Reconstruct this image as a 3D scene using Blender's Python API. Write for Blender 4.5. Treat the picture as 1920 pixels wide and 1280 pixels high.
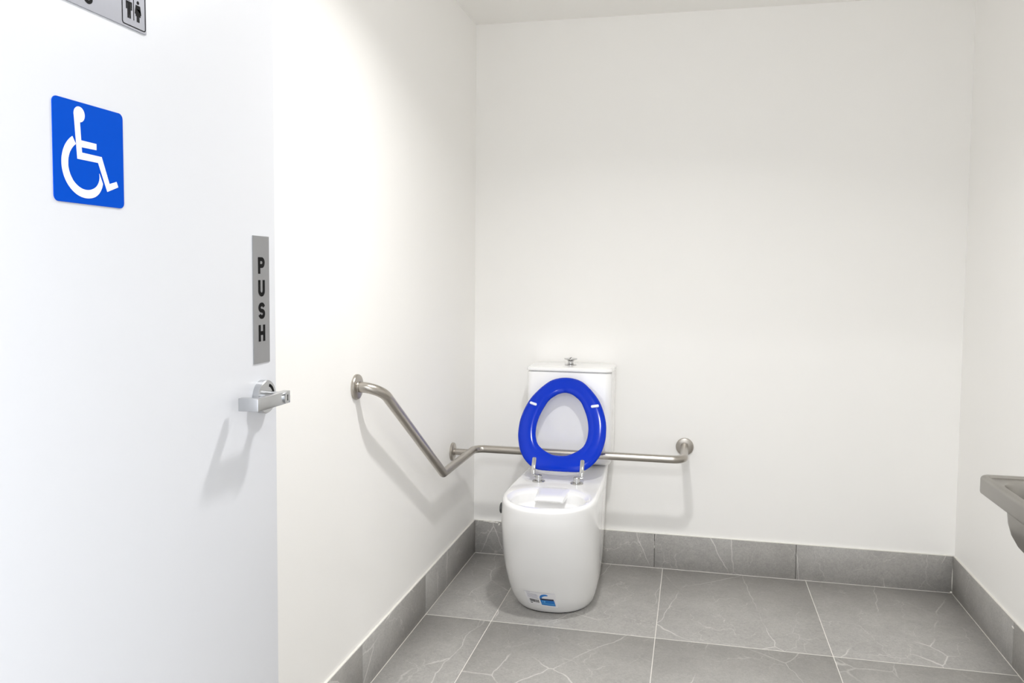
import bpy, bmesh, math, random
import numpy as np
from mathutils import Vector, Matrix

# ------------------------------------------------------------------ clear
for o in list(bpy.data.objects):
    bpy.data.objects.remove(o, do_unlink=True)
scene = bpy.context.scene
COL = scene.collection
random.seed(7)

# ------------------------------------------------------------------ camera
# room frame: x along the back wall from the left wall, y towards the back wall (y = 0), z up, metres
CAM_F, CAM_YAW, CAM_PITCH, CAM_ROLL, CAM_PY = 1515.2, -0.2214, -0.0548, 0.0076, -38.6
CAM_C = np.array([0.9711, -3.5672, 1.282])
_fw = np.array([math.sin(CAM_YAW) * math.cos(CAM_PITCH), math.cos(CAM_YAW) * math.cos(CAM_PITCH), math.sin(CAM_PITCH)])
_r0 = np.array([math.cos(CAM_YAW), -math.sin(CAM_YAW), 0.0])
_u0 = np.cross(_r0, _fw)
_rt = _r0 * math.cos(CAM_ROLL) + _u0 * math.sin(CAM_ROLL)
_up = -_r0 * math.sin(CAM_ROLL) + _u0 * math.cos(CAM_ROLL)
cam_d = bpy.data.cameras.new('camera')
cam = bpy.data.objects.new('camera', cam_d)
COL.objects.link(cam)
cam_d.sensor_fit = 'HORIZONTAL'
cam_d.sensor_width = 36.0
cam_d.lens = CAM_F / 1920.0 * 36.0
cam_d.shift_y = CAM_PY / 1920.0          # principal point lies 38.6 px above the frame centre
cam_d.clip_start = 0.02
cam.matrix_world = Matrix(((_rt[0], _up[0], -_fw[0], CAM_C[0]),
                           (_rt[1], _up[1], -_fw[1], CAM_C[1]),
                           (_rt[2], _up[2], -_fw[2], CAM_C[2]),
                           (0, 0, 0, 1)))
scene.camera = cam

# ------------------------------------------------------------------ world (light of the corridor behind the open door)
world = bpy.data.worlds.new('corridor_light')
scene.world = world
world.use_nodes = True
bg = world.node_tree.nodes['Background']
bg.inputs[0].default_value = (0.93, 0.96, 1.0, 1)
bg.inputs[1].default_value = 3.0

# ------------------------------------------------------------------ lamp settings, exposure
LAMP_XY = (0.80, -1.68)
LAMP_POWER = 18.5, 3.6      # downward beam, glow of the dome
HALL_XY = (0.95, -4.40)
HALL_POWER = 36.0, 10.0
vs = scene.view_settings
scene.display_settings.display_device = 'sRGB'
vs.view_transform = 'Standard'
vs.look = 'None'
vs.gamma = 1.0
vs.use_curve_mapping = False
vs.exposure = -0.23
scene.cycles.max_bounces = 20           # white room: let the light bounce on
scene.cycles.diffuse_bounces = 16

# ------------------------------------------------------------------ room dimensions
W, H, HS = 2.025, 2.41, 0.152
YF = -3.30                      # inner face of the front wall
WT = 0.11
TT = 0.008                      # skirting tile thickness in front of the plaster
DX = 0.30                       # visible face of the open door
DY0, DY1 = -3.27, -2.357

# ------------------------------------------------------------------ materials
def srgb(r, g, b):
    def c(v):
        v /= 255.0
        return v / 12.92 if v <= 0.04045 else ((v + 0.055) / 1.055) ** 2.4
    return (c(r), c(g), c(b), 1.0)

def new_mat(name):
    m = bpy.data.materials.new(name)
    m.use_nodes = True
    nt = m.node_tree
    return m, nt, nt.nodes['Principled BSDF']

def simple(name, col, rough=0.5, metal=0.0, coat=0.0, spec=0.5, vary=0.0, vscale=60.0, bump=0.0, bscale=200.0, stretch=None):
    m, nt, b = new_mat(name)
    b.inputs['Base Color'].default_value = col
    b.inputs['Roughness'].default_value = rough
    b.inputs['Metallic'].default_value = metal
    b.inputs['Coat Weight'].default_value = coat
    b.inputs['Coat Roughness'].default_value = 0.04
    b.inputs['Specular IOR Level'].default_value = spec
    if vary > 0 or bump > 0:
        tc = nt.nodes.new('ShaderNodeTexCoord')
        mp = nt.nodes.new('ShaderNodeMapping')
        if stretch:
            mp.inputs['Scale'].default_value = stretch
        nt.links.new(tc.outputs['Object'], mp.inputs['Vector'])
        n = nt.nodes.new('ShaderNodeTexNoise')
        n.inputs['Scale'].default_value = vscale
        n.inputs['Detail'].default_value = 5
        nt.links.new(mp.outputs[0], n.inputs['Vector'])
        if vary > 0:
            mr = nt.nodes.new('ShaderNodeMapRange')
            mr.inputs['To Min'].default_value = 1.0 - vary
            mr.inputs['To Max'].default_value = 1.0 + vary
            nt.links.new(n.outputs['Fac'], mr.inputs['Value'])
            mx = nt.nodes.new('ShaderNodeVectorMath')
            mx.operation = 'SCALE'
            mx.inputs[0].default_value = col[:3]
            nt.links.new(mr.outputs[0], mx.inputs['Scale'])
            nt.links.new(mx.outputs[0], b.inputs['Base Color'])
        if bump > 0:
            n2 = nt.nodes.new('ShaderNodeTexNoise')
            n2.inputs['Scale'].default_value = bscale
            n2.inputs['Detail'].default_value = 4
            nt.links.new(mp.outputs[0], n2.inputs['Vector'])
            bp = nt.nodes.new('ShaderNodeBump')
            bp.inputs['Strength'].default_value = bump
            bp.inputs['Distance'].default_value = 0.001
            nt.links.new(n2.outputs['Fac'], bp.inputs['Height'])
            nt.links.new(bp.outputs[0], b.inputs['Normal'])
    return m

def tile_material(name, base, dark, vein):
    m, nt, b = new_mat(name)
    N, Lk = nt.nodes.new, nt.links.new
    geo = N('ShaderNodeNewGeometry')
    oi = N('ShaderNodeObjectInfo')
    sc = N('ShaderNodeMath'); sc.operation = 'MULTIPLY'; sc.inputs[1].default_value = 23.0
    Lk(oi.outputs['Random'], sc.inputs[0])
    ad = N('ShaderNodeVectorMath'); ad.operation = 'ADD'
    Lk(geo.outputs['Position'], ad.inputs[0]); Lk(sc.outputs[0], ad.inputs[1])
    # cloudy ground
    n1 = N('ShaderNodeTexNoise'); n1.inputs['Scale'].default_value = 9; n1.inputs['Detail'].default_value = 8; n1.inputs['Roughness'].default_value = 0.68
    n1.inputs['Distortion'].default_value = 0.6
    Lk(ad.outputs[0], n1.inputs['Vector'])
    r1 = N('ShaderNodeValToRGB')
    r1.color_ramp.elements[0].position = 0.32; r1.color_ramp.elements[0].color = dark
    r1.color_ramp.elements[1].position = 0.68; r1.color_ramp.elements[1].color = base
    Lk(n1.outputs['Fac'], r1.inputs['Fac'])
    # fine grain
    n3 = N('ShaderNodeTexNoise'); n3.inputs['Scale'].default_value = 85; n3.inputs['Detail'].default_value = 6; n3.inputs['Roughness'].default_value = 0.7
    n3.inputs['Distortion'].default_value = 1.4
    Lk(ad.outputs[0], n3.inputs['Vector'])
    mr3 = N('ShaderNodeMapRange'); mr3.inputs['To Min'].default_value = 0.58; mr3.inputs['To Max'].default_value = 1.42
    Lk(n3.outputs['Fac'], mr3.inputs['Value'])
    mul = N('ShaderNodeVectorMath'); mul.operation = 'SCALE'
    Lk(r1.outputs['Color'], mul.inputs[0]); Lk(mr3.outputs[0], mul.inputs['Scale'])
    prev = mul.outputs[0]
    # veins: warped cell borders, kept only here and there
    for k, (vscale, width, amt, keep, warp) in enumerate(((2.6, 0.0055, 0.70, 0.46, 0.07), (6.0, 0.010, 0.36, 0.48, 0.14))):
        nw = N('ShaderNodeTexNoise'); nw.inputs['Scale'].default_value = 5.0 + 5 * k; nw.inputs['Detail'].default_value = 4
        Lk(ad.outputs[0], nw.inputs['Vector'])
        ws = N('ShaderNodeVectorMath'); ws.operation = 'SCALE'; ws.inputs['Scale'].default_value = warp
        Lk(nw.outputs['Color'], ws.inputs[0])
        wa = N('ShaderNodeVectorMath'); wa.operation = 'ADD'
        Lk(ad.outputs[0], wa.inputs[0]); Lk(ws.outputs[0], wa.inputs[1])
        sh = N('ShaderNodeMapping'); sh.inputs['Rotation'].default_value = (0.3, 0.4, 0.7 + k); sh.inputs['Scale'].default_value = (1.0, 0.5, 0.8)
        Lk(wa.outputs[0], sh.inputs['Vector'])
        v = N('ShaderNodeTexVoronoi'); v.feature = 'DISTANCE_TO_EDGE'; v.inputs['Scale'].default_value = vscale
        Lk(sh.outputs[0], v.inputs['Vector'])
        vm = N('ShaderNodeMapRange'); vm.inputs['From Min'].default_value = 0.0; vm.inputs['From Max'].default_value = width
        vm.inputs['To Min'].default_value = 1.0; vm.inputs['To Max'].default_value = 0.0
        Lk(v.outputs['Distance'], vm.inputs['Value'])
        nm = N('ShaderNodeTexNoise'); nm.inputs['Scale'].default_value = 3.2 + 2 * k; nm.inputs['Detail'].default_value = 2
        Lk(ad.outputs[0], nm.inputs['Vector'])
        km = N('ShaderNodeMapRange'); km.inputs['From Min'].default_value = keep; km.inputs['From Max'].default_value = keep + 0.10
        km.inputs['To Max'].default_value = amt
        Lk(nm.outputs['Fac'], km.inputs['Value'])
        mm = N('ShaderNodeMath'); mm.operation = 'MULTIPLY'
        Lk(vm.outputs[0], mm.inputs[0]); Lk(km.outputs[0], mm.inputs[1])
        mx = N('ShaderNodeMix'); mx.data_type = 'RGBA'
        Lk(mm.outputs[0], mx.inputs['Factor']); Lk(prev, mx.inputs['A']); mx.inputs['B'].default_value = vein
        prev = mx.outputs['Result']
    Lk(prev, b.inputs['Base Color'])
    b.inputs['Roughness'].default_value = 0.42
    b.inputs['Specular IOR Level'].default_value = 0.4
    return m

def brushed(name, col, rough, stretch, amt=0.12):
    m, nt, b = new_mat(name)
    N, Lk = nt.nodes.new, nt.links.new
    b.inputs['Base Color'].default_value = col
    b.inputs['Metallic'].default_value = 1.0
    tc = N('ShaderNodeTexCoord'); mp = N('ShaderNodeMapping'); mp.inputs['Scale'].default_value = stretch
    Lk(tc.outputs['Object'], mp.inputs['Vector'])
    n = N('ShaderNodeTexNoise'); n.inputs['Scale'].default_value = 40; n.inputs['Detail'].default_value = 3
    Lk(mp.outputs[0], n.inputs['Vector'])
    mr = N('ShaderNodeMapRange'); mr.inputs['To Min'].default_value = rough - amt; mr.inputs['To Max'].default_value = rough + amt
    Lk(n.outputs['Fac'], mr.inputs['Value']); Lk(mr.outputs[0], b.inputs['Roughness'])
    return m

M = {}
M['wall'] = simple('wall_paint', (0.915, 0.907, 0.889, 1), 0.55, vary=0.012, vscale=2.5, bump=0.08, bscale=160)
M['ceiling'] = simple('ceiling_paint', (0.90, 0.89, 0.865, 1), 0.7, bump=0.05)
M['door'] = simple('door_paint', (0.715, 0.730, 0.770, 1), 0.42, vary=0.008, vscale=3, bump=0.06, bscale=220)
M['jamb'] = simple('jamb_paint', (0.82, 0.82, 0.81, 1), 0.4)
M['tile'] = tile_material('grey_stone_tile', srgb(170, 168, 165), srgb(158, 156, 153), srgb(222, 220, 216))
M['grout'] = simple('pale_grout', srgb(226, 223, 217), 0.85, vary=0.05, vscale=90)
M['dark_grout'] = simple('skirting_backing', srgb(80, 78, 75), 0.9, vary=0.08, vscale=90)
M['sealant'] = simple('white_sealant', srgb(236, 234, 228), 0.45, vary=0.02)
M['porcelain'] = simple('glazed_porcelain', (0.92, 0.92, 0.92, 1), 0.12, coat=0.5, vary=0.004, vscale=4)
M['blue_seat'] = simple('blue_seat_plastic', srgb(0, 50, 190), 0.14, spec=0.26, coat=0.0, vary=0.02, vscale=8)
M['steel'] = brushed('brushed_nickel', (0.46, 0.43, 0.39, 1), 0.30, (1, 1, 1), 0.015)
M['basin_steel'] = brushed('basin_stainless', (0.38, 0.365, 0.34, 1), 0.33, (2, 0.3, 2), 0.03)
M['chrome'] = simple('polished_chrome', (0.58, 0.58, 0.58, 1), 0.12, metal=1.0, vary=0.02)
M['satin'] = brushed('satin_chrome', (0.55, 0.56, 0.575, 1), 0.26, (1, 1, 1), 0.02)
M['plate'] = brushed('sign_aluminium', (0.40, 0.405, 0.42, 1), 0.45, (1, 8, 0.6), 0.05)
M['plate_pale'] = brushed('sign_silver', (0.40, 0.41, 0.455, 1), 0.5, (1, 4, 1), 0.05)
M['black'] = simple('black_print_and_shadow', srgb(8, 8, 10), 0.5, spec=0.1, vary=0.05)
M['sign_blue'] = simple('sign_blue', srgb(0, 76, 194), 0.45, spec=0.04, vary=0.01)
M['sign_white'] = simple('sign_white', srgb(248, 248, 250), 0.4, vary=0.01)
M['lab_white'] = simple('label_paper', srgb(240, 240, 243), 0.35, vary=0.01)
M['lab_grey'] = simple('label_grey_print', srgb(190, 190, 205), 0.5, vary=0.05, vscale=600)
M['lab_dark'] = simple('label_dark_print', srgb(70, 70, 74), 0.5, vary=0.05)
M['lab_blue'] = simple('label_blue_print', srgb(14, 120, 205), 0.35, vary=0.05, vscale=300)
M['lab_navy'] = simple('label_navy_print', srgb(10, 22, 60), 0.35, vary=0.05)
M['lab_cyan'] = simple('label_cyan_print', srgb(120, 205, 245), 0.35, vary=0.03)
M['cap'] = simple('dark_rubber', srgb(70, 70, 70), 0.4, vary=0.03)
M['buffer'] = simple('seat_buffer_plastic', srgb(226, 232, 246), 0.25, coat=0.4, vary=0.02)

def lamp_mat():
    m, nt, b = new_mat('lit_diffuser')
    b.inputs['Base Color'].default_value = (0.9, 0.9, 0.88, 1)
    b.inputs['Emission Color'].default_value = (1.0, 0.975, 0.93, 1)
    b.inputs['Emission Strength'].default_value = 1.0
    return m
M['lamp'] = lamp_mat()

# ------------------------------------------------------------------ mesh helpers
def smooth(me, ang=35):
    for p in me.polygons:
        p.use_smooth = True
    me.set_sharp_from_angle(angle=math.radians(ang))

def mesh_obj(name, verts, faces, mat, parent=None, ang=35, sm=True):
    me = bpy.data.meshes.new(name)
    me.from_pydata([tuple(v) for v in verts], [], faces)
    me.validate()
    bm = bmesh.new(); bm.from_mesh(me)
    bmesh.ops.remove_doubles(bm, verts=bm.verts, dist=1e-6)
    bmesh.ops.recalc_face_normals(bm, faces=bm.faces)
    bm.to_mesh(me); bm.free()
    if sm:
        smooth(me, ang)
    me.materials.append(mat)
    o = bpy.data.objects.new(name, me)
    COL.objects.link(o)
    if parent is not None:
        o.parent = parent
        o.matrix_parent_inverse = parent.matrix_world.inverted() if parent.type != 'EMPTY' else Matrix.Translation(parent.location).inverted()
    return o

def empty(name, loc):
    o = bpy.data.objects.new(name, None)
    o.empty_display_size = 0.05
    o.location = loc
    COL.objects.link(o)
    return o

def tag(o, label, cat, group=None):
    o['label'] = label; o['category'] = cat
    if group:
        o['group'] = group
    return o

def struct(o, label=None, cat=None):
    o['kind'] = 'structure'
    if label:
        o['label'] = label
    if cat:
        o['category'] = cat
    return o

def box_vf(x0, x1, y0, y1, z0, z1):
    v = [(x0, y0, z0), (x1, y0, z0), (x1, y1, z0), (x0, y1, z0), (x0, y0, z1), (x1, y0, z1), (x1, y1, z1), (x0, y1, z1)]
    f = [(0, 3, 2, 1), (4, 5, 6, 7), (0, 1, 5, 4), (1, 2, 6, 5), (2, 3, 7, 6), (3, 0, 4, 7)]
    return v, f

def box(name, x0, x1, y0, y1, z0, z1, mat, parent=None, bevel=0.0, seg=2):
    v, f = box_vf(x0, x1, y0, y1, z0, z1)
    me = bpy.data.meshes.new(name)
    me.from_pydata(v, [], f)
    if bevel > 0:
        bm = bmesh.new(); bm.from_mesh(me)
        bmesh.ops.bevel(bm, geom=list(bm.edges), offset=bevel, segments=seg, affect='EDGES', profile=0.5)
        bm.to_mesh(me); bm.free()
        smooth(me, 50)
    me.materials.append(mat)
    o = bpy.data.objects.new(name, me)
    COL.objects.link(o)
    if parent is not None:
        o.parent = parent
        o.matrix_parent_inverse = Matrix.Translation(parent.location).inverted()
    return o

def loft(name, loops, mat, parent=None, cap0=True, cap1=True, closed=True, ang=35):
    n = len(loops[0]); V = []; F = []
    for lp in loops:
        V += [tuple(p) for p in lp]
    for i in range(len(loops) - 1):
        for j in range(n if closed else n - 1):
            k = (j + 1) % n
            F.append((i * n + j, i * n + k, (i + 1) * n + k, (i + 1) * n + j))
    if cap0:
        F.append(tuple(range(n))[::-1])
    if cap1:
        F.append(tuple((len(loops) - 1) * n + j for j in range(n)))
    return mesh_obj(name, V, F, mat, parent, ang)

def rrect(cx, cy, hx, hy, r, n=6):
    r = min(r, hx * 0.999, hy * 0.999)
    pts = []
    for sx, sy, a0 in ((1, 1, 0), (-1, 1, 90), (-1, -1, 180), (1, -1, 270)):
        for k in range(n + 1):
            a = math.radians(a0 + 90.0 * k / n)
            pts.append((cx + sx * (hx - r) + r * math.cos(a), cy + sy * (hy - r) + r * math.sin(a)))
    return pts

def rr_loop(x0, x1, y0, y1, r, z, n=6):
    return [(x, y, z) for x, y in rrect((x0 + x1) / 2, (y0 + y1) / 2, (x1 - x0) / 2, (y1 - y0) / 2, r, n)]

def lathe(name, prof, origin, axis, mat, parent=None, seg=40, ang=30):
    """prof: (radius, distance along axis)"""
    ax = Vector(axis).normalized()
    t = Vector((0, 0, 1)) if abs(ax.z) < 0.9 else Vector((1, 0, 0))
    u = ax.cross(t).normalized(); w = ax.cross(u)
    o = Vector(origin)
    loops = []
    for r, d in prof:
        r = max(r, 1e-4)
        loops.append([o + ax * d + (u * math.cos(2 * math.pi * k / seg) + w * math.sin(2 * math.pi * k / seg)) * r for k in range(seg)])
    return loft(name, loops, mat, parent, ang=ang)

def fillet(pts, radii, n=10):
    pts = [Vector(p) for p in pts]
    out = [pts[0]]
    for i in range(1, len(pts) - 1):
        p, a, b = pts[i], (pts[i - 1] - pts[i]), (pts[i + 1] - pts[i])
        la, lb = a.length, b.length
        a.normalize(); b.normalize()
        th = a.angle(b)
        r = radii[i - 1]
        d = min(r / math.tan(th / 2), la * 0.98, lb * 0.98)
        r = d * math.tan(th / 2)
        c = p + (a + b).normalized() * (r / math.sin(th / 2))
        s, e = p + a * d - c, p + b * d - c
        tot = s.angle(e); axs = s.cross(e).normalized()
        for k in range(n + 1):
            out.append(c + Matrix.Rotation(tot * k / n, 3, axs) @ s)
    out.append(pts[-1])
    return out

def tube(name, path, r, mat, parent=None, seg=20):
    path = [Vector(p) for p in path]
    T = []
    for i in range(len(path)):
        a = path[max(i - 1, 0)]; b = path[min(i + 1, len(path) - 1)]
        T.append((b - a).normalized())
    up = Vector((0, 0, 1)) if abs(T[0].z) < 0.9 else Vector((1, 0, 0))
    u = T[0].cross(up).normalized()
    loops = []
    for i, p in enumerate(path):
        if i:
            q = T[i - 1].rotation_difference(T[i])
            u = (q @ u).normalized()
        w = T[i].cross(u)
        loops.append([p + (u * math.cos(2 * math.pi * k / seg) + w * math.sin(2 * math.pi * k / seg)) * r for k in range(seg)])
    return loft(name, loops, mat, parent, ang=50)

def prism(name, poly, to3, depth, mat, parent=None):
    """flat outline poly [(u,v)], to3(u,v,d) -> point; extruded by depth"""
    n = len(poly)
    V = [to3(u, v, 0.0) for u, v in poly] + [to3(u, v, depth) for u, v in poly]
    F = [tuple(range(n))[::-1], tuple(range(n, 2 * n))] + [(i, (i + 1) % n, n + (i + 1) % n, n + i) for i in range(n)]
    return mesh_obj(name, V, F, mat, parent, sm=False)

def multi_prism(name, polys, to3, depth, mat, parent=None):
    V, F = [], []
    for i_, poly in enumerate(polys):
        b = len(V); n = len(poly); dd = depth + 2e-5 * (i_ % 7)      # overlapping strokes never share a plane
        V += [to3(u, v, 0.0) for u, v in poly] + [to3(u, v, dd) for u, v in poly]
        F += [tuple(b + i for i in range(n))[::-1], tuple(b + n + i for i in range(n))]
        F += [(b + i, b + (i + 1) % n, b + n + (i + 1) % n, b + n + i) for i in range(n)]
    return mesh_obj(name, V, F, mat, parent, sm=False)

def ribbon(pts, w, closed=False):
    """mitred ribbon polygon round a polyline, as a list of quads"""
    P = []
    for p in pts:
        p = Vector((p[0], p[1]))
        if not P or (p - P[-1]).length > 1e-7:
            P.append(p)
    n = len(P); L, R = [], []
    for i in range(n):
        if closed:
            a, b = P[i - 1], P[(i + 1) % n]
        else:
            a, b = P[max(i - 1, 0)], P[min(i + 1, n - 1)]
        if not closed and (i == 0 or i == n - 1):
            d = (b - a).normalized(); nn = Vector((-d.y, d.x)); k = 1.0
        else:
            d1 = (P[i] - a).normalized(); d2 = (b - P[i]).normalized()
            n1 = Vector((-d1.y, d1.x)); n2 = Vector((-d2.y, d2.x))
            nn = (n1 + n2).normalized(); k = 1.0 / max(nn.dot(n1), 0.5)
        L.append(P[i] + nn * (w / 2 * k)); R.append(P[i] - nn * (w / 2 * k))
    q = []
    for i in range(n if closed else n - 1):
        j = (i + 1) % n
        q.append([tuple(L[i]), tuple(R[i]), tuple(R[j]), tuple(L[j])])
    return q

# ------------------------------------------------------------------ room shell
box_args = []
floor = struct(box('floor', -0.6, W + 0.6, -4.9, 0.12, -0.08, -0.0001, M['grout']))
gx = [0.0, 0.2569, 0.8587, 1.4569, W]
gy = [0.0, -0.7075, -1.3075, -1.9075, -2.5075, -3.1075, -3.7075, -4.3075, -4.9]
G = 0.0011
for j in range(len(gy) - 1):
    for i in range(len(gx) - 1):
        x0 = gx[i] + G if i else 0.0
        x1 = gx[i + 1] - G
        box('tile', x0, x1 if i < 3 else W, gy[j + 1] + G * 1.5, gy[j] - (G * 1.5 if j else 0.0), -0.010, 0.0, M['tile'], floor, bevel=0.0003, seg=1)

wl = struct(box('wall_left', -0.12, -TT, YF, 0.0 + TT, -0.02, H + 0.02, M['wall']))
wb = struct(box('wall_back', -0.12, W + 0.12, TT, 0.12, -0.02, H + 0.02, M['wall']))
wr = struct(box('wall_right', W + TT, W + 0.12, YF, 0.0 + TT, -0.02, H + 0.02, M['wall']))
ceil = struct(box('ceiling', -0.6, W + 0.6, -4.9, 0.12, H, H + 0.10, M['ceiling']))
OX0, OX1, OZ = 0.25, 1.26, 2.07
v, f = [], []
for a in ((-0.6, OX0, YF - WT, YF, -0.02, H + 0.02), (OX1, W + 0.6, YF - WT, YF, -0.02, H + 0.02), (OX0, OX1, YF - WT, YF, OZ, H + 0.02)):
    vv, ff = box_vf(*a); b0 = len(v); v += vv; f += [tuple(b0 + i for i in q) for q in ff]
wfront = struct(mesh_obj('wall_front', v, f, M['wall'], sm=False))
# door lining of the doorway the camera stands in
lin = empty('trim_1', (OX1, YF, 0)); struct(lin)
box('jamb', OX0 - 0.03, OX0 + 0.012, YF - WT - 0.012, YF + 0.0, 0, OZ, M['jamb'], lin, 0.003)
box('jamb', OX1 - 0.012, OX1 + 0.03, YF - WT - 0.012, YF + 0.012, 0, OZ, M['jamb'], lin, 0.003)
box('lintel', OX0 - 0.03, OX1 + 0.03, YF - WT - 0.012, YF + 0.012, OZ - 0.012, OZ + 0.03, M['jamb'], lin, 0.003)

# skirting of the same stone, 152 mm high
def skirting(name, axis, joints, joint_mat):
    if axis == 'back':
        mk = lambda a, b, d0, d1, z0, z1: (a, b, d0, d1, z0, z1)
    rt = None
    a0, a1 = joints[0], joints[-1]
    def bx(nm, a, b, d0, d1, z0, z1, mat, par=None, bev=0.0):
        # d = distance in front of the tile face (negative = into the wall)
        if axis == 'back':
            return box(nm, a, b, d0, d1, z0, z1, mat, par, bev, 1)
        if axis == 'left':
            return box(nm, -d1, -d0, a, b, z0, z1, mat, par, bev, 1)
        return box(nm, W + d0, W + d1, a, b, z0, z1, mat, par, bev, 1)
    lo, hi = min(a0, a1), max(a0, a1)
    rt = struct(bx(name, lo, hi, 0.003, TT + 0.004, 0.0, HS - 0.002, joint_mat))
    js = sorted(joints)
    for i in range(len(js) - 1):
        a = js[i] + (0.0012 if i else 0.0); b = js[i + 1] - (0.0012 if i < len(js) - 2 else 0.0)
        bx('tile', a, b, 0.0, TT, 0.0006, HS, M['tile'], rt, 0.0005)
    bx('sealant', lo, hi, 0.0012, TT + 0.003, HS - 0.0006, HS + 0.0035, M['sealant'], rt, 0.001)
    bx('floor_joint', lo, hi, -0.0016, 0.003, -0.0005, 0.0011, M['grout'], rt, 0.0003)
    return rt
sk_b = skirting('baseboard_back', 'back', [0.0, 0.8215, 1.4162, W], M['dark_grout'])
sk_l = skirting('baseboard_left', 'left', [0.0, -0.7075, -1.305, -1.905, -2.505, -3.105, YF], M['grout'])
sk_r = skirting('baseboard_right', 'right', [0.0, -0.645, -1.245, -1.845, -2.445, -3.045, YF], M['grout'])

# rough daubs of sealant and grout where the tiler left them
def daub(parent, pts, r):
    V, F = [], []
    for (x, y, z, sx, sy, sz) in pts:
        b0 = len(V)
        for i in range(5):
            ph = math.pi * i / 4
            for k in range(8):
                th = 2 * math.pi * k / 8
                j = 1 + random.uniform(-.18, .18)
                V.append((x + sx * math.sin(ph) * math.cos(th) * j, y + sy * math.sin(ph) * math.sin(th) * j, z + sz * math.cos(ph)))
        for i in range(4):
            for k in range(8):
                F.append((b0 + i * 8 + k, b0 + i * 8 + (k + 1) % 8, b0 + (i + 1) * 8 + (k + 1) % 8, b0 + (i + 1) * 8 + k))
    return mesh_obj('sealant_daub', V, F, M['sealant'], parent, 80)
daub(sk_b, [(0.055, 0, 0.151, 0.016, 0.002, 0.002), (0.082, 0, 0.149, 0.016, 0.0025, 0.0042), (0.103, 0, 0.148, 0.010, 0.0025, 0.0035),
            (0.114, 0, 0.139, 0.004, 0.002, 0.0045), (0.117, 0, 0.144, 0.003, 0.002, 0.004)], 0)
daub(sk_b, [(0.821, 0, 0.095, 0.0016, 0.0015, 0.008), (0.8205, 0, 0.112, 0.001, 0.001, 0.01)], 0)
daub(sk_r, [(W - 0.0008, -0.0025, 0.055, 0.0016, 0.0025, 0.052), (W - 0.003, -0.003, 0.004, 0.006, 0.004, 0.004)], 0)
daub(sk_r, [(W, -0.640, 0.132, 0.0015, 0.009, 0.004)], 0)

# ------------------------------------------------------------------ open door
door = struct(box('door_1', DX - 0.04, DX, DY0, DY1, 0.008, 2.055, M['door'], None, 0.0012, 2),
              'white painted door standing open with a satin chrome lever', 'door')
RY, RZ = -2.405, 1.088
handle = lathe('door_handle', [(0.0, 0.0), (0.0265, 0.0), (0.0265, 0.0105), (0.0255, 0.0117), (0.0, 0.0117)], (DX, RY, RZ), (1, 0, 0), M['satin'], door, 48)
handle['label'] = 'satin chrome door lever on a round rose'
# indicator slot in the rose
arc = [(RY + 0.0185 * math.cos(math.radians(a)), RZ + 0.0185 * math.sin(math.radians(a))) for a in range(18, 82, 8)]
door3 = lambda u, v, d: (DX + 0.0113 + d, u, v)
multi_prism('indicator_slot', ribbon(arc, 0.0045), door3, 0.0008, M['black'], handle)
lathe('neck', [(0.0, 0.0), (0.009, 0.0), (0.009, 0.036), (0.0, 0.036)], (DX + 0.010, RY, RZ), (1, 0, 0), M['satin'], handle, 28)
# flat lever bar with its end returned towards the door
XO = 0.344
lev = [(XO, RY + 0.013), (XO, -2.490), (XO - 0.033, -2.490), (XO - 0.033, -2.479), (XO - 0.0115, -2.479), (XO - 0.0115, RY + 0.013)]
V = [(x, y, RZ - 0.0098) for x, y in lev] + [(x, y, RZ + 0.0098) for x, y in lev]
F = [(0, 1, 4, 5), (1, 2, 3, 4), (6, 11, 10, 7), (7, 10, 9, 8)] + [(i, 6 + i, 6 + (i + 1) % 6, (i + 1) % 6) for i in range(6)]
lever = mesh_obj('lever', V, F, M['satin'], handle, sm=False)
bm = bmesh.new(); bm.from_mesh(lever.data)
bmesh.ops.bevel(bm, geom=[e for e in bm.edges if len(e.link_faces) == 2 and e.calc_face_angle(0) > 0.5], offset=0.0010, segments=2, affect='EDGES', profile=0.5)
bm.to_mesh(lever.data); bm.free(); smooth(lever.data, 40)
lathe('key_slot', [(0.0, 0.0), (0.0068, 0.0), (0.0068, 0.0012), (0.0055, 0.0018), (0.0, 0.0018)], (XO - 0.0002, RY + 0.001, RZ), (1, 0, 0), M['satin'], handle, 24)
box('key_slit', XO + 0.0012, XO + 0.0022, RY, RY + 0.002, RZ - 0.0048, RZ + 0.0048, M['black'], handle)

# ------------------------------------------------------------------ signs on the door
def on_door(y0, z0, lift=0.0):
    return lambda u, v, d: (DX + lift + d, y0 + u, z0 + v)

# blue wheelchair sign, 109 x 112 mm
acc = empty('accessible_sign', (DX, -2.7713, 1.360))
tag(acc, 'blue square sign with white wheelchair symbol on the open door', 'sign')
so = on_door(-2.8257, 1.3597)
pl = [(x / 1000, y / 1000) for x, y in rrect(54.4, 56, 54.4, 56, 6.5, 6)]
prism('panel', pl, so, 0.0012, M['sign_blue'], acc)
sw = on_door(-2.8257, 1.3597, 0.0011)
body = [(30.2, 99), (34.3, 49.0), (66.3, 48.7), (80.4, 17.2), (98.8, 24.4), (96.0, 30.6), (84.2, 26.7), (72.1, 56.2), (41.4, 56.8), (41.0, 62.6),
        (64.0, 62.8), (64.1, 69.8), (40.5, 70.2), (39.1, 92)]
sym = [[(x / 1000, y / 1000) for x, y in body]]
sym.append([(0.0384 + 0.0083 * math.cos(2 * math.pi * k / 28), 0.0983 + 0.0086 * math.sin(2 * math.pi * k / 28)) for k in range(28)])
wc, wd = (47.0, 42.6), []
A = np.linspace(0, 1, 45)
ro, ri = [], []
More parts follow.
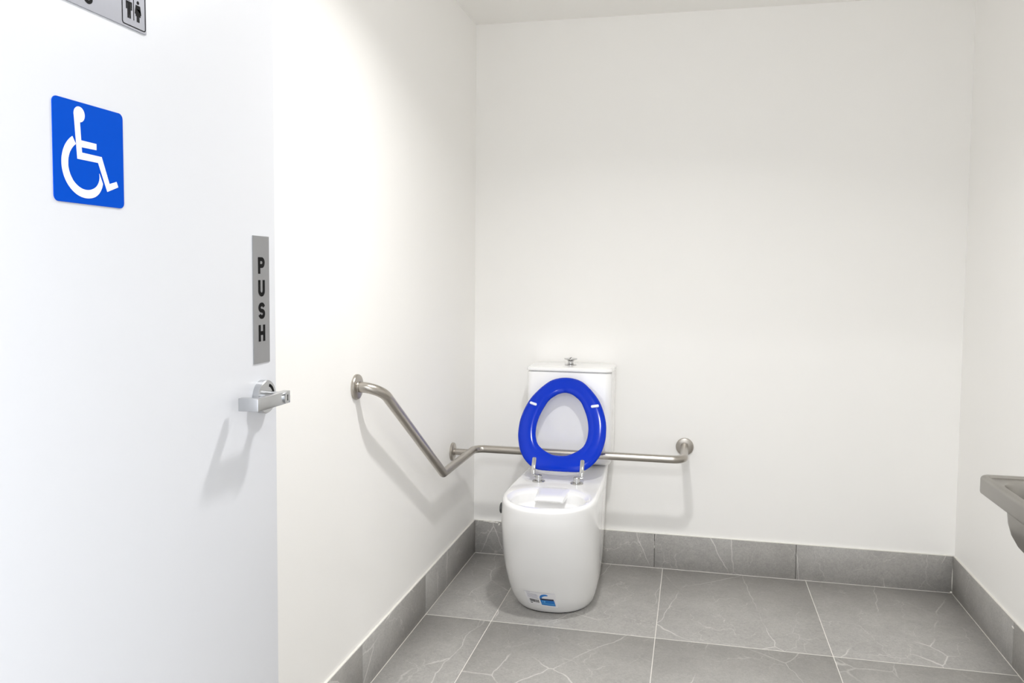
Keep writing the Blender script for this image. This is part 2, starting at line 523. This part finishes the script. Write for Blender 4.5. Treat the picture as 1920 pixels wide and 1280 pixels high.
for t in A:                  # the wheel's lower end runs to a point under the knee
    e_ = max(0.0, (t - 0.8) / 0.2)
    ao = math.radians(123 + (327 - 123) * t); ai = math.radians(123 + (344 - 123) * t)
    ro.append((wc[0] + (36.0 - 4.8 * e_ * e_) * math.cos(ao), wc[1] + (36.0 - 4.8 * e_ * e_) * math.sin(ao)))
    ri.append((wc[0] + (26.6 - 4.9 * e_ * e_) * math.cos(ai), wc[1] + (26.6 - 4.9 * e_ * e_) * math.sin(ai)))
for k in range(len(A) - 1):
    sym.append([(q[0] / 1000, q[1] / 1000) for q in (ro[k], ri[k], ri[k + 1], ro[k + 1])])
ws = multi_prism('wheelchair_symbol', sym, sw, 0.0004, M['sign_white'], acc)
ws['label'] = 'white wheelchair symbol'

# PUSH plate, 48 x 201 mm
pz0, py0 = 1.1416, -2.4273
push = empty('push_sign', (DX, py0 + 0.024, pz0))
tag(push, 'tall narrow brushed metal plate lettered PUSH above the lever', 'sign')
po = on_door(py0, pz0)
prism('plate', [(0, 0), (0.0485, 0), (0.0485, 0.2012), (0, 0.2012)], po, 0.0012, M['plate'], push)
pw = on_door(py0, pz0, 0.0011)
LH, LW, ST = 0.0262, 0.0195, 0.0062
def arc_pts(cx, cy, rx, ry, a0, a1, n=10):
    return [(cx + rx * math.cos(math.radians(a0 + (a1 - a0) * k / n)), cy + ry * math.sin(math.radians(a0 + (a1 - a0) * k / n))) for k in range(n + 1)]
def glyph(ch, w, h, s):
    """stroke polylines of a capital in a w x h box (stroke centre lines)"""
    a, b, c, d = s / 2, w - s / 2, s / 2, h - s / 2
    m = h * 0.47
    if ch == 'P':
        r = (d - m) / 2
        return [[(a, 0), (a, h)], [(a, d), (b - r, d)] + arc_pts(b - r, (d + m) / 2, r, r, 90, -90) + [(a, m)]]
    if ch == 'U':
        r = (b - a) / 2
        return [[(a, h)] + arc_pts((a + b) / 2, c + r, r, r, 180, 360, 14) + [(b, h)]]
    if ch == 'S':
        rx = (b - a) / 2; ry = (d - c) / 4; x = (a + b) / 2
        return [arc_pts(x, d - ry, rx, ry, 12, 270, 16) + arc_pts(x, c + ry, rx, ry, 90, -168, 16)]
    if ch == 'H':
        return [[(a, 0), (a, h)], [(b, 0), (b, h)], [(a, h / 2), (b, h / 2)]]
    if ch == 'T':
        return [[(w / 2, 0), (w / 2, d)], [(0, d), (w, d)]]
    if ch == 'O':
        rx = (b - a) / 2; ry = (d - c) / 2
        return [arc_pts((a + b) / 2, (c + d) / 2, rx, ry, 90, 450, 28)]
    if ch == 'I':
        return [[(w / 2, 0), (w / 2, h)]]
    if ch == 'L':
        return [[(a, h), (a, c), (w, c)]]
    if ch == 'E':
        return [[(w, d), (a, d), (a, c), (w, c)], [(a, h / 2), (w * 0.9, h / 2)]]
    return []
for ch, dz in zip('PUSH', (0.1548, 0.1188, 0.0832, 0.0477)):
    quads = []
    for st in glyph(ch, LW, LH, ST):
        for q in ribbon(st, ST):
            quads.append([(x + 0.0148, y + dz - LH / 2) for x, y in q])
    multi_prism('letter', quads, pw, 0.0004, M['black'], push)

# silver restroom sign whose lower edge shows
ry1, rz0 = -2.6714, 1.5775
rest = empty('restroom_sign', (DX, ry1 - 0.1, rz0))
tag(rest, 'silver sign with man and woman pictograms high on the door', 'sign')
rs = on_door(ry1, rz0)
prism('plate', [(-0.2, 0), (0, 0), (0, 0.05), (-0.2, 0.05)], rs, 0.0015, M['plate_pale'], rest)
rw = on_door(ry1, rz0, 0.0014)
fr = [(x / 1000, y / 1000) for x, y in rrect(-22.4, 25.0, 20.6, 22.0, 3.0, 5)]
multi_prism('frame_line', ribbon(fr, 0.0011, True), rw, 0.0003, M['black'], rest)
multi_prism('divider_line', [[(-0.0233, 0.0112), (-0.0223, 0.0112), (-0.0223, 0.0405), (-0.0233, 0.0405)]], rw, 0.0003, M['black'], rest)
def circ(cx, cy, r, n=20):
    return [(cx + r * math.cos(2 * math.pi * k / n), cy + r * math.sin(2 * math.pi * k / n)) for k in range(n)]
def mm(polys):
    return [[(x / 1000, y / 1000) for x, y in p] for p in polys]
multi_prism('man_pictogram', mm([[(-36.4, 31.2), (-25.7, 31.2), (-25.7, 21.6), (-27.5, 21.6), (-27.5, 28.6), (-34.6, 28.6), (-34.6, 21.6), (-36.4, 21.6)],
                                 [(-33.9, 29), (-28.2, 29), (-28.2, 11.4), (-30.6, 11.4), (-30.8, 21), (-31.3, 21), (-31.5, 11.4), (-33.9, 11.4)],
                                 circ(-31.05, 34.5, 2.2)]), rw, 0.0003, M['black'], rest)
multi_prism('woman_pictogram', mm([[(-19.0, 31.0), (-11.0, 31.0), (-9.2, 20.4), (-10.9, 20.0), (-12.1, 26.5), (-10.4, 17.8), (-19.4, 17.8), (-17.8, 26.5), (-19.1, 20.0), (-20.8, 20.4)],
                                   [(-17.4, 18.2), (-15.4, 18.2), (-15.4, 11.0), (-17.4, 11.0)], [(-14.6, 18.2), (-12.6, 18.2), (-12.6, 11.0), (-14.6, 11.0)],
                                   circ(-14.95, 34.3, 2.1)]), rw, 0.0003, M['black'], rest)
u = -0.1055
quads = []
lw, lh, ls = 0.0138, 0.0205, 0.0040
for ch in 'STELIOT':
    w_ = 0.0056 if ch == 'I' else (lw if ch in 'SOT' else 0.0118)
    for st in glyph(ch, w_, lh, ls):
        for q in ribbon(st, ls):
            quads.append([(x + u, y + 0.0064) for x, y in q])
    u -= {'S': 0.0146, 'T': 0.0132, 'E': 0.0130, 'L': 0.0072, 'I': 0.0152, 'O': 0.0146}[ch]
let = multi_prism('lettering', quads, rw, 0.0003, M['black'], rest)

# ------------------------------------------------------------------ toilet
PZ = np.array([0, .05, .12, .2, .3, .4, .468])
PCX = [.449, .450, .453, .455, .457, .459, .460]
PW = [.153, .166, .177, .183, .185, .182, .178]
PWR = [.110, .115, .122, .130, .140, .150, .156]
PF = [.588, .632, .682, .732, .780, .818, .832]
PA = [.19, .19, .20, .21, .22, .23, .24]
PN = 2.3
def hermite(z, xs, ys):
    xs = list(xs); z = min(max(z, xs[0]), xs[-1])
    i = min(max(int(np.searchsorted(xs, z)) - 1, 0), len(xs) - 2)
    sl = [(ys[k + 1] - ys[k]) / (xs[k + 1] - xs[k]) for k in range(len(xs) - 1)]
    m = [sl[0]] + [(sl[k - 1] + sl[k]) / 2 for k in range(1, len(sl))] + [sl[-1]]
    h = xs[i + 1] - xs[i]; t = (z - xs[i]) / h
    return ((2 * t ** 3 - 3 * t ** 2 + 1) * ys[i] + (t ** 3 - 2 * t ** 2 + t) * h * m[i] + (-2 * t ** 3 + 3 * t ** 2) * ys[i + 1] + (t ** 3 - t ** 2) * h * m[i + 1])
def pan_par(z):
    return [hermite(z, PZ, k) for k in (PCX, PW, PWR, PF, PA)]
def pan_outline(z, inset=0.0, NF=64, MS=14, NB=10, par_z=None):
    cx, w, wr_, F_, a = pan_par(z if par_z is None else par_z)
    w -= inset; wr_ -= inset; F_ -= inset
    pts = []
    for k in range(MS):                       # right side, rear to front
        t = k / MS
        pts.append((cx + wr_ + (w - wr_) * math.sin(t * math.pi / 2), -(F_ - a) * t, z))
    for k in range(NF + 1):                   # round the front
        t = math.pi * k / NF
        c, s = math.cos(t), math.sin(t)
        pts.append((cx + w * math.copysign(abs(c) ** (2 / PN), c), -(F_ - a) - a * abs(s) ** (2 / PN), z))
    for k in range(MS - 1, -1, -1):
        t = k / MS
        pts.append((cx - wr_ - (w - wr_) * math.sin(t * math.pi / 2), -(F_ - a) * t, z))
    for k in range(1, NB):                    # along the wall
        pts.append((cx - wr_ + 2 * wr_ * k / NB, 0.0, z))
    return pts
def pan_y(x, z):
    cx, w, wr_, F_, a = pan_par(z)
    q = max(0.0, 1 - abs((x - cx) / w) ** PN)
    return -(F_ - a) - a * q ** (1 / PN)

toilet = empty('toilet', (0.455, -0.30, 0))
tag(toilet, 'white back-to-wall toilet with raised blue seat below the grab rail', 'toilet')
RIM = 0.468
loops = [pan_outline(0.0035, 0.008), pan_outline(0.0045, 0.002), pan_outline(0.007, 0.0)]
for z in np.linspace(0.02, 0.454, 34):
    loops.append(pan_outline(float(z)))
for k in range(1, 7):
    ph = math.pi / 2 * k / 6
    loops.append(pan_outline(0.454 + 0.014 * math.sin(ph), 0.014 * (1 - math.cos(ph)), par_z=0.454))
OC = (0.4605, -0.676); OA, OB = 0.137, 0.124
top = loops[-1]
def opening(s, z, n=2.25):
    out = []
    for x, y, _ in top:
        th = math.atan2((y - OC[1]) / OB, (x - OC[0]) / OA)
        c, si = math.cos(th), math.sin(th)
        r = (abs(c) ** n + abs(si) ** n) ** (-1 / n)
        out.append((OC[0] + OA * s * r * c, OC[1] + OB * s * r * si + (0.12 * (s - 1) if s > 1 else (1 - s) * 0.02), z))
    return out
def lerp_loop(A_, B_, t):
    return [tuple(a + (b - a) * t for a, b in zip(p, q)) for p, q in zip(A_, B_)]
op0 = opening(1.15, RIM)
for t in (0.15, 0.4, 0.7, 1.0):
    loops.append(lerp_loop(top, op0, t))
for s, z in ((1.12, RIM - 0.0008), (1.08, RIM - 0.0030), (1.04, RIM - 0.0060), (1.012, RIM - 0.0085), (1.0, RIM - 0.0105), (0.995, RIM - 0.014), (0.99, RIM - 0.042), (0.982, RIM - 0.046),
             (0.95, RIM - 0.048), (0.86, RIM - 0.054), (0.74, RIM - 0.068), (0.62, RIM - 0.105), (0.50, RIM - 0.155), (0.40, RIM - 0.20), (0.32, RIM - 0.24), (0.28, RIM - 0.27)):
    loops.append(opening(s, z))
pan = loft('pan', loops, M['porcelain'], toilet, cap0=True, cap1=True, ang=60)
# tongue over the flush inlet at the rear of the bowl
dl = []
for y, z, hw in ((-0.500, RIM - 0.004, 0.085), (-0.516, RIM + 0.0001, 0.078), (-0.535, RIM - 0.0005, 0.066), (-0.555, RIM - 0.0018, 0.059), (-0.580, RIM - 0.0032, 0.056), (-0.610, RIM - 0.005, 0.0545), (-0.634, RIM - 0.0075, 0.0535),
                  (-0.646, RIM - 0.0115, 0.053), (-0.650, RIM - 0.016, 0.0525), (-0.648, RIM - 0.021, 0.052), (-0.640, RIM - 0.024, 0.052)):
    dl.append((y, z, hw))
V, F = [], []
NX = 12
for y, z, hw in dl:
    for k in range(NX + 1):
        s = -1 + 2 * k / NX
        V.append((OC[0] - 0.002 + hw * s, y, z - 0.003 * abs(s) ** 14))
for i in range(len(dl) - 1):
    for k in range(NX):
        F.append((i * (NX + 1) + k, i * (NX + 1) + k + 1, (i + 1) * (NX + 1) + k + 1, (i + 1) * (NX + 1) + k))
nb = len(V)
for y, z, hw in dl:                                   # underside and cheeks
    for k in range(NX + 1):
        s = -1 + 2 * k / NX
        V.append((OC[0] - 0.002 + hw * s * 0.985, max(y, -0.636), RIM - 0.026))
for i in range(len(dl) - 1):
    for k in range(NX):
        F.append((nb + i * (NX + 1) + k, nb + (i + 1) * (NX + 1) + k, nb + (i + 1) * (NX + 1) + k + 1, nb + i * (NX + 1) + k + 1))
    for k in (0, NX):
        F.append((i * (NX + 1) + k, (i + 1) * (NX + 1) + k, nb + (i + 1) * (NX + 1) + k, nb + i * (NX + 1) + k))
e = len(dl) - 1
for k in range(NX):
    F.append((e * (NX + 1) + k, e * (NX + 1) + k + 1, nb + e * (NX + 1) + k + 1, nb + e * (NX + 1) + k))
mesh_obj('flush_distributor', V, F, M['porcelain'], pan, 50)
# fixing cover on the flank
cx, w, wr_, F_, a = pan_par(0.415)
lathe('fixing_cap', [(0.0, -0.02), (0.020, -0.02), (0.020, 0.002), (0.0175, 0.004), (0.0, 0.005)], (cx - w + 0.0005, -0.645, 0.412), (-1, 0, 0), M['cap'], pan, 28)
# contact shadow in the gap under the pan, drawn as a black strip
loft('base_contact_shadow', [pan_outline(0.0, 0.003, par_z=0.0), pan_outline(0.0042, 0.003, par_z=0.0)], M['black'], pan)

# cistern
CX0, CX1, CYF = 0.279, 0.641, -0.200
def cis(inset, z, yf=CYF, r=0.028):
    return rr_loop(CX0 + inset, CX1 - inset, yf + inset, -0.001, r, z, 7)
cl = [cis(0.030, 0.466, -0.118), cis(0.020, 0.470, -0.128), cis(0.012, 0.478, -0.150), cis(0.006, 0.490, -0.174), cis(0.002, 0.503, -0.190), cis(0.0, 0.520, -0.199), cis(0.0, 0.60), cis(0.0, 0.75), cis(0.0, 0.8735),
      cis(0.0015, 0.8775), cis(0.005, 0.8795), cis(0.014, 0.8797), cis(0.014, 0.8845)]
cistern = loft('cistern', cl, M['porcelain'], toilet, ang=60)
def lid_l(inset, z):
    return rr_loop(CX0 - 0.003 + inset, CX1 + 0.003 - inset, CYF - 0.005 + inset, -0.0005, 0.03, z, 7)
ll = [lid_l(0.020, 0.8830), lid_l(0.003, 0.8830), lid_l(0.0005, 0.8840), lid_l(0.0, 0.8860), lid_l(0.0005, 0.891)]
for k in range(1, 7):
    ph = math.pi / 2 * k / 6
    ll.append(lid_l(0.0005 + 0.011 * (1 - math.cos(ph)), 0.891 + 0.009 * math.sin(ph)))
ll += [lid_l(0.05, 0.9006)]
lid = loft('cistern_lid', ll, M['porcelain'], toilet, ang=60)
# raised chrome flush button
fb = lathe('flush_button', [(0.0, 0.0), (0.026, 0.0), (0.026, 0.0022), (0.020, 0.004), (0.0125, 0.007), (0.0115, 0.012), (0.013, 0.018), (0.019, 0.0225), (0.0275, 0.0255),
                            (0.0285, 0.0275), (0.0275, 0.0295), (0.0, 0.0315)], (0.4535, -0.100, 0.9003), (0, 0, 1), M['chrome'], toilet, 40)
fb['label'] = 'raised chrome flush button'
box('button_split', 0.4525, 0.4545, -0.126, -0.074, 0.9310, 0.9321, M['black'], fb)

# seat, raised and leaning on the cistern, underside to the room
SC = Vector((0.4565, -0.430, 0.500)); TH = math.radians(29.5)
SU = Vector((0, math.sin(TH), math.cos(TH))); SN = Vector((0, -math.cos(TH), math.sin(TH)))   # up the seat; out of its underside
KS = 1.012
def seat3(u, v, d=0.0):
    return SC + Vector((u, 0, 0)) + SU * (v * KS) + SN * d
o_half = [(0, .4085), (.034, .4045), (.066, .3925), (.093, .371), (.1145, .349), (.1415, .314), (.162, .272), (.1755, .226), (.1795, .190), (.1785, .147), (.167, .098), (.152, .067),
          (.134, .044), (.110, .0245), (.082, .0135), (.045, .0115), (0, .011)]
i_half = [(0, .3425), (.026, .337), (.048, .323), (.066, .306), (.078, .286), (.0965, .243), (.1055, .206), (.1075, .176), (.1045, .146), (.094, .119), (.078, .102), (.057, .0885), (.030, .0765), (0, .074)]
def close(h):
    return h + [(-x, y) for x, y in h[-2:0:-1]]
def catmull(P, n=10):
    out = []
    m = len(P)
    for i in range(m):
        p0, p1, p2, p3 = (np.array(P[(i + k) % m]) for k in (-1, 0, 1, 2))
        for k in range(n):
            t = k / n
            out.append(tuple(0.5 * ((2 * p1) + (-p0 + p2) * t + (2 * p0 - 5 * p1 + 4 * p2 - p3) * t * t + (-p0 + 3 * p1 - 3 * p2 + p3) * t ** 3)))
    return out
def polar(P, c, n):
    P = catmull(P); ang = np.array([math.atan2(y - c[1], x - c[0]) for x, y in P]); rad = np.array([math.hypot(x - c[0], y - c[1]) for x, y in P])
    o_ = np.argsort(ang); ang, rad = ang[o_], rad[o_]
    a = np.concatenate([ang - 2 * math.pi, ang, ang + 2 * math.pi]); r = np.concatenate([rad] * 3)
    q = np.linspace(-math.pi, math.pi, n, endpoint=False)
    return [(c[0] + math.cos(t) * np.interp(t, a, r), c[1] + math.sin(t) * np.interp(t, a, r)) for t in q]
NS = 128; sc_ = (0.0, 0.205)
OO, II = polar(close(o_half), sc_, NS), polar(close(i_half), sc_, NS)
prof = []
for k in range(13):                                   # underside: gently domed between rounded edges
    s = k / 12.0
    prof.append((s, 0.002 + 0.0095 * (1 - abs(2 * s - 1) ** 3.2)))
for k in range(13):                                   # sitting side
    s = 1 - k / 12.0
    prof.append((s, -0.004 - 0.0125 * (1 - abs(2 * s - 1) ** 3.0)))
V, F = [], []
for j in range(NS):
    for s, d in prof:
        uu = II[j][0] + (OO[j][0] - II[j][0]) * s; vv = II[j][1] + (OO[j][1] - II[j][1]) * s
        V.append(seat3(uu, vv, d))
m_ = len(prof)
for j in range(NS):
    for k in range(m_):
        F.append((j * m_ + k, j * m_ + (k + 1) % m_, ((j + 1) % NS) * m_ + (k + 1) % m_, ((j + 1) % NS) * m_ + k))
seat = mesh_obj('seat', V, F, M['blue_seat'], toilet, 60)
seat['label'] = 'glossy blue open-centre toilet seat'
def plate_on_seat(name, u0, v0, hu, hv, r, d0, d1, mat, rot=0.0):
    lp = []
    for ins, d in ((0, d0), (0, d1 - 0.0015), (0.0012, d1)):
        L_ = []
        for x, y in rrect(0, 0, hu - ins, hv - ins, r, 5):
            xr = x * math.cos(rot) - y * math.sin(rot); yr = x * math.sin(rot) + y * math.cos(rot)
            L_.append(seat3(u0 + xr, v0 + yr, d))
        lp.append(L_)
    return loft(name, lp, mat, seat, ang=40)
plate_on_seat('buffer', -0.1275, 0.284, 0.0155, 0.0055, 0.005, 0.004, 0.0165, M['buffer'], math.radians(-17))
plate_on_seat('buffer', 0.1285, 0.284, 0.0165, 0.0058, 0.0055, 0.004, 0.0165, M['buffer'], math.radians(10))
# hinges: round foot, post, arm and the plate screwed under the seat
for sgn, hx in ((-1, 0.3805), (1, 0.5335)):
    hb = lathe('hinge', [(0.0, 0.0), (0.0255, 0.0), (0.0255, 0.0035), (0.023, 0.006), (0.0135, 0.0066), (0.0135, 0.0255), (0.0125, 0.027), (0.0, 0.027)], (hx, -0.4385, RIM - 0.001), (0, 0, 1), M['chrome'], toilet, 36)
    hb['label'] = 'chrome seat hinge'
    tube('hinge_arm', [(hx + sgn * -0.002, -0.4385, RIM + 0.0215), (hx + sgn * 0.024, -0.4355, RIM + 0.0245)], 0.0062, M['chrome'], hb, 16)
    px_ = -0.0985 if sgn < 0 else 0.0955
    pl_ = []
    for ins, d in ((0, 0.0085), (0, 0.0142), (0.0010, 0.0152)):
        pl_.append([seat3(px_ + x, y, d) for x, y in rrect(0.0, 0.0245, 0.0085 - ins, 0.0345 - ins, 0.007, 6)])
    hp = loft('hinge_plate', pl_, M['chrome'], hb, ang=50)

# water-rating label stuck low on the front of the pan
def lab_pt(u, v, lift):
    x = (1 - v) * (0.3700 + u * 0.1195) + v * (0.3808 + u * 0.1150)
    z = (1 - v) * (0.1115 + u * 0.0015) + v * (0.0475 - u * 0.0095)
    z += 0.006 * math.sin(math.pi * u) * -0.0
    e_ = 1e-3
    y = pan_y(x, z)
    n = Vector((1, 0, (0))).cross(Vector((0, 0, 1)))
    tx = Vector((2 * e_, pan_y(x + e_, z) - pan_y(x - e_, z), 0)); tz = Vector((0, pan_y(x, z + e_) - pan_y(x, z - e_), 2 * e_))
    n = tx.cross(tz).normalized()
    if n.y > 0:
        n = -n
    return Vector((x, y, z)) + n * lift
def lab_patch(name, rects, lift, mat, parent, nu=8, nv=4):
    V, F = [], []
    for u0, u1, v0, v1 in rects:
        b0 = len(V)
        for i in range(nv + 1):
            for k in range(nu + 1):
                V.append(lab_pt(u0 + (u1 - u0) * k / nu, v0 + (v1 - v0) * i / nv, lift))
        for i in range(nv):
            for k in range(nu):
                F.append((b0 + i * (nu + 1) + k, b0 + i * (nu + 1) + k + 1, b0 + (i + 1) * (nu + 1) + k + 1, b0 + (i + 1) * (nu + 1) + k))
    return mesh_obj(name, V, F, mat, parent, 60)
lab = lab_patch('water_label', [(0, 1, 0, 1)], 0.0006, M['lab_white'], toilet, 20, 10)
lab['label'] = 'white and blue printed sticker on the pan front'
lab_patch('edge_line', [(0, 1, 0, 0.018), (0, 0.012, 0, 1), (0.988, 1, 0, 1)], 0.0008, M['lab_grey'], lab, 16, 1)
lab_patch('small_print', [(0.06, 0.20, 0.05, 0.075)] + [(0.07, 0.40 + 0.02 * (k % 3), 0.14 + 0.062 * k, 0.165 + 0.062 * k) for k in range(6)], 0.0009, M['lab_grey'], lab, 6, 1)
bars, ub = [], 0.105
while ub < 0.40:
    wb_ = random.choice((0.010, 0.016, 0.024))
    bars.append((ub, ub + wb_, 0.555, 0.775)); ub += wb_ + random.choice((0.005, 0.009))
lab_patch('barcode', bars, 0.0009, M['lab_dark'], lab, 1, 2)
lab_patch('small_print', [(0.10, 0.175, 0.835, 0.895)], 0.0009, M['black'], lab, 2, 1)
lab_patch('rating_panel', [(0.475, 0.925, 0.51, 0.90)], 0.0009, M['lab_blue'], lab, 8, 4)
lab_patch('rating_band', [(0.475, 0.915, 0.405, 0.515)], 0.0010, M['lab_navy'], lab, 8, 1)
lab_patch('rating_figure', [(0.535, 0.555, 0.57, 0.67), (0.58, 0.625, 0.57, 0.595), (0.605, 0.625, 0.595, 0.625), (0.58, 0.625, 0.62, 0.645), (0.58, 0.60, 0.64, 0.67), (0.58, 0.625, 0.655, 0.68),
                            (0.49, 0.915, 0.755, 0.785)], 0.0012, M['lab_cyan'], lab, 4, 1)
V, F = [], []
sw_o = [(0.475, 0.42), (0.485, 0.30), (0.52, 0.20), (0.575, 0.13), (0.65, 0.095), (0.72, 0.10), (0.765, 0.15)]
sw_i = [(0.545, 0.42), (0.55, 0.35), (0.575, 0.29), (0.615, 0.245), (0.665, 0.215), (0.715, 0.205), (0.762, 0.185)]
for (a, b), (c, d) in zip(sw_o, sw_i):
    V += [lab_pt(a, b, 0.0009), lab_pt(c, d, 0.0009)]
F = [(2 * i, 2 * i + 1, 2 * i + 3, 2 * i + 2) for i in range(len(sw_o) - 1)]
mesh_obj('rating_arc', V, F, M['lab_blue'], lab, 60)

# ------------------------------------------------------------------ grab rail round the corner
rail = empty('grab_rail', (0.0, -0.345, 0.547))
tag(rail, 'brushed steel grab rail bent round the corner behind the toilet', 'grab rail')
RX, RYB, RZL = 0.070, -0.262, 0.547
path = fillet([(-TT, -1.331, 0.950), (RX, -1.331, 0.950), (RX, -0.712, RZL), (RX, RYB, RZL), (0.9435, RYB, RZL), (0.9435, TT, RZL)],
              [0.066, 0.012, 0.045, 0.045], 12)
tube('rail_tube', path, 0.016, M['steel'], rail, 24)
tube('support_stub', [(-TT, -0.345, RZL), (RX, -0.345, RZL)], 0.0135, M['steel'], rail, 20)
FP = [(0.0, 0.0), (0.038, 0.0), (0.038, 0.0060), (0.0365, 0.0085), (0.033, 0.0100), (0.0185, 0.0108), (0.0175, 0.0125), (0.0, 0.0125)]
lathe('flange', FP, (-TT, -1.331, 0.950), (1, 0, 0), M['steel'], rail, 48)
lathe('flange', FP, (-TT, -0.345, RZL), (1, 0, 0), M['steel'], rail, 48)
lathe('flange', FP, (0.9435, TT, RZL), (0, -1, 0), M['steel'], rail, 48)

# ------------------------------------------------------------------ stainless hand basin on the right wall
basin = empty('hand_basin', (1.85, -1.6, 0.755))
tag(basin, 'stainless steel hand basin hung on the right wall', 'basin')
BX0, BX1, BY0, BY1, BZ = 1.672, W + TT, -1.865, -1.363, 0.800
def bl(ix, z, r=0.02):
    return rr_loop(BX0 + ix, BX1 - min(ix, 0.0), BY0 + ix, BY1 - ix, r, z, 8)
lo = [bl(0.006, 0.7555), bl(0.0035, 0.7545), bl(0.001, 0.756), bl(0.0, 0.760), bl(0.0, 0.790)]
for k in range(1, 6):
    ph = math.pi / 2 * k / 5
    lo.append(bl(0.008 * (1 - math.cos(ph)), 0.790 + 0.010 * math.sin(ph)))
def inner(x0, x1, y0, y1, r, z):
    return rr_loop(x0, x1, y0, y1, r, z, 8)
lo += [inner(BX0 + 0.014, BX1 - 0.012, BY0 + 0.016, BY1 - 0.014, 0.016, 0.8002), inner(BX0 + 0.018, BX1 - 0.016, BY0 + 0.020, BY1 - 0.018, 0.016, 0.7945),
       inner(BX0 + 0.024, BX1 - 0.05, BY0 + 0.06, BY1 - 0.044, 0.04, 0.7935)]
ox0, ox1, oy0, oy1 = BX0 + 0.026, BX1 - 0.075, BY0 + 0.085, BY1 - 0.052
BOWL = [(0.0, 0.7930, 0.045), (0.003, 0.7915, 0.045), (0.005, 0.786, 0.045), (0.009, 0.74, 0.05), (0.011, 0.71, 0.052), (0.016, 0.685, 0.056), (0.026, 0.662, 0.062), (0.042, 0.643, 0.066), (0.062, 0.632, 0.06), (0.085, 0.626, 0.05), (0.11, 0.624, 0.03)]
for ins, z, r in BOWL:
    lo.append(inner(ox0 + ins, ox1 - ins, oy0 + ins, oy1 - ins, r, z))
loft('basin_tray', lo, M['basin_steel'], basin, cap0=False, ang=40)
bo = [inner(ox0 - 0.003 + ins, ox1 + 0.003 - ins, oy0 - 0.003 + ins, oy1 + 0.003 - ins, r + 0.003, z - 0.003) for ins, z, r in BOWL]
loft('bowl_shell', bo, M['basin_steel'], basin, cap0=False, cap1=True, ang=40)
lathe('waste', [(0.0, 0.0), (0.024, 0.0), (0.024, 0.004), (0.02, 0.006), (0.0, 0.004)], ((ox0 + ox1) / 2, (oy0 + oy1) / 2, 0.6235), (0, 0, 1), M['chrome'], basin, 28)
tube('waste_pipe', fillet([((ox0 + ox1) / 2, (oy0 + oy1) / 2, 0.622), ((ox0 + ox1) / 2, (oy0 + oy1) / 2, 0.52), (W + TT, (oy0 + oy1) / 2, 0.52)], [0.04]), 0.02, M['chrome'], basin, 20)

# ------------------------------------------------------------------ downlights (room: above the frame; corridor: behind the camera)
def ceiling_light(xy, power, spread, col, label):
    """surface-mounted opal dome"""
    d = empty('ceiling_light', (xy[0], xy[1], H))
    tag(d, label, 'light')
    lathe('trim_ring', [(0.0, 0.0), (0.125, 0.0), (0.125, 0.012), (0.118, 0.018), (0.0, 0.018)], (xy[0], xy[1], H), (0, 0, -1), M['jamb'], d, 48)
    dome = [(0.0, 0.016), (0.112, 0.016)] + [(0.112 * math.cos(math.radians(a)), 0.018 + 0.035 * math.sin(math.radians(a))) for a in range(0, 91, 10)]
    lathe('diffuser', dome, (xy[0], xy[1], H), (0, 0, -1), M['lamp'], d, 40)
    ld = bpy.data.lights.new('lamp_beam', 'AREA')
    ld.shape = 'DISK'; ld.size = 0.11; ld.spread = math.radians(spread); ld.energy = power[0]; ld.color = col
    lg = bpy.data.lights.new('lamp_glow', 'POINT')
    lg.shadow_soft_size = 0.05; lg.energy = power[1]; lg.color = col
    for nm, dat, z in (('lamp_beam', ld, -0.060), ('lamp_glow', lg, -0.115)):
        lo_ = bpy.data.objects.new(nm, dat)
        lo_.location = (0, 0, z)
        lo_.parent = d
        COL.objects.link(lo_)
ceiling_light(LAMP_XY, LAMP_POWER, 145, (1.0, 0.99, 0.975), 'round opal ceiling light over the washroom floor')
ceiling_light(HALL_XY, HALL_POWER, 180, (0.97, 0.985, 1.0), 'round opal ceiling light in the corridor outside the door')
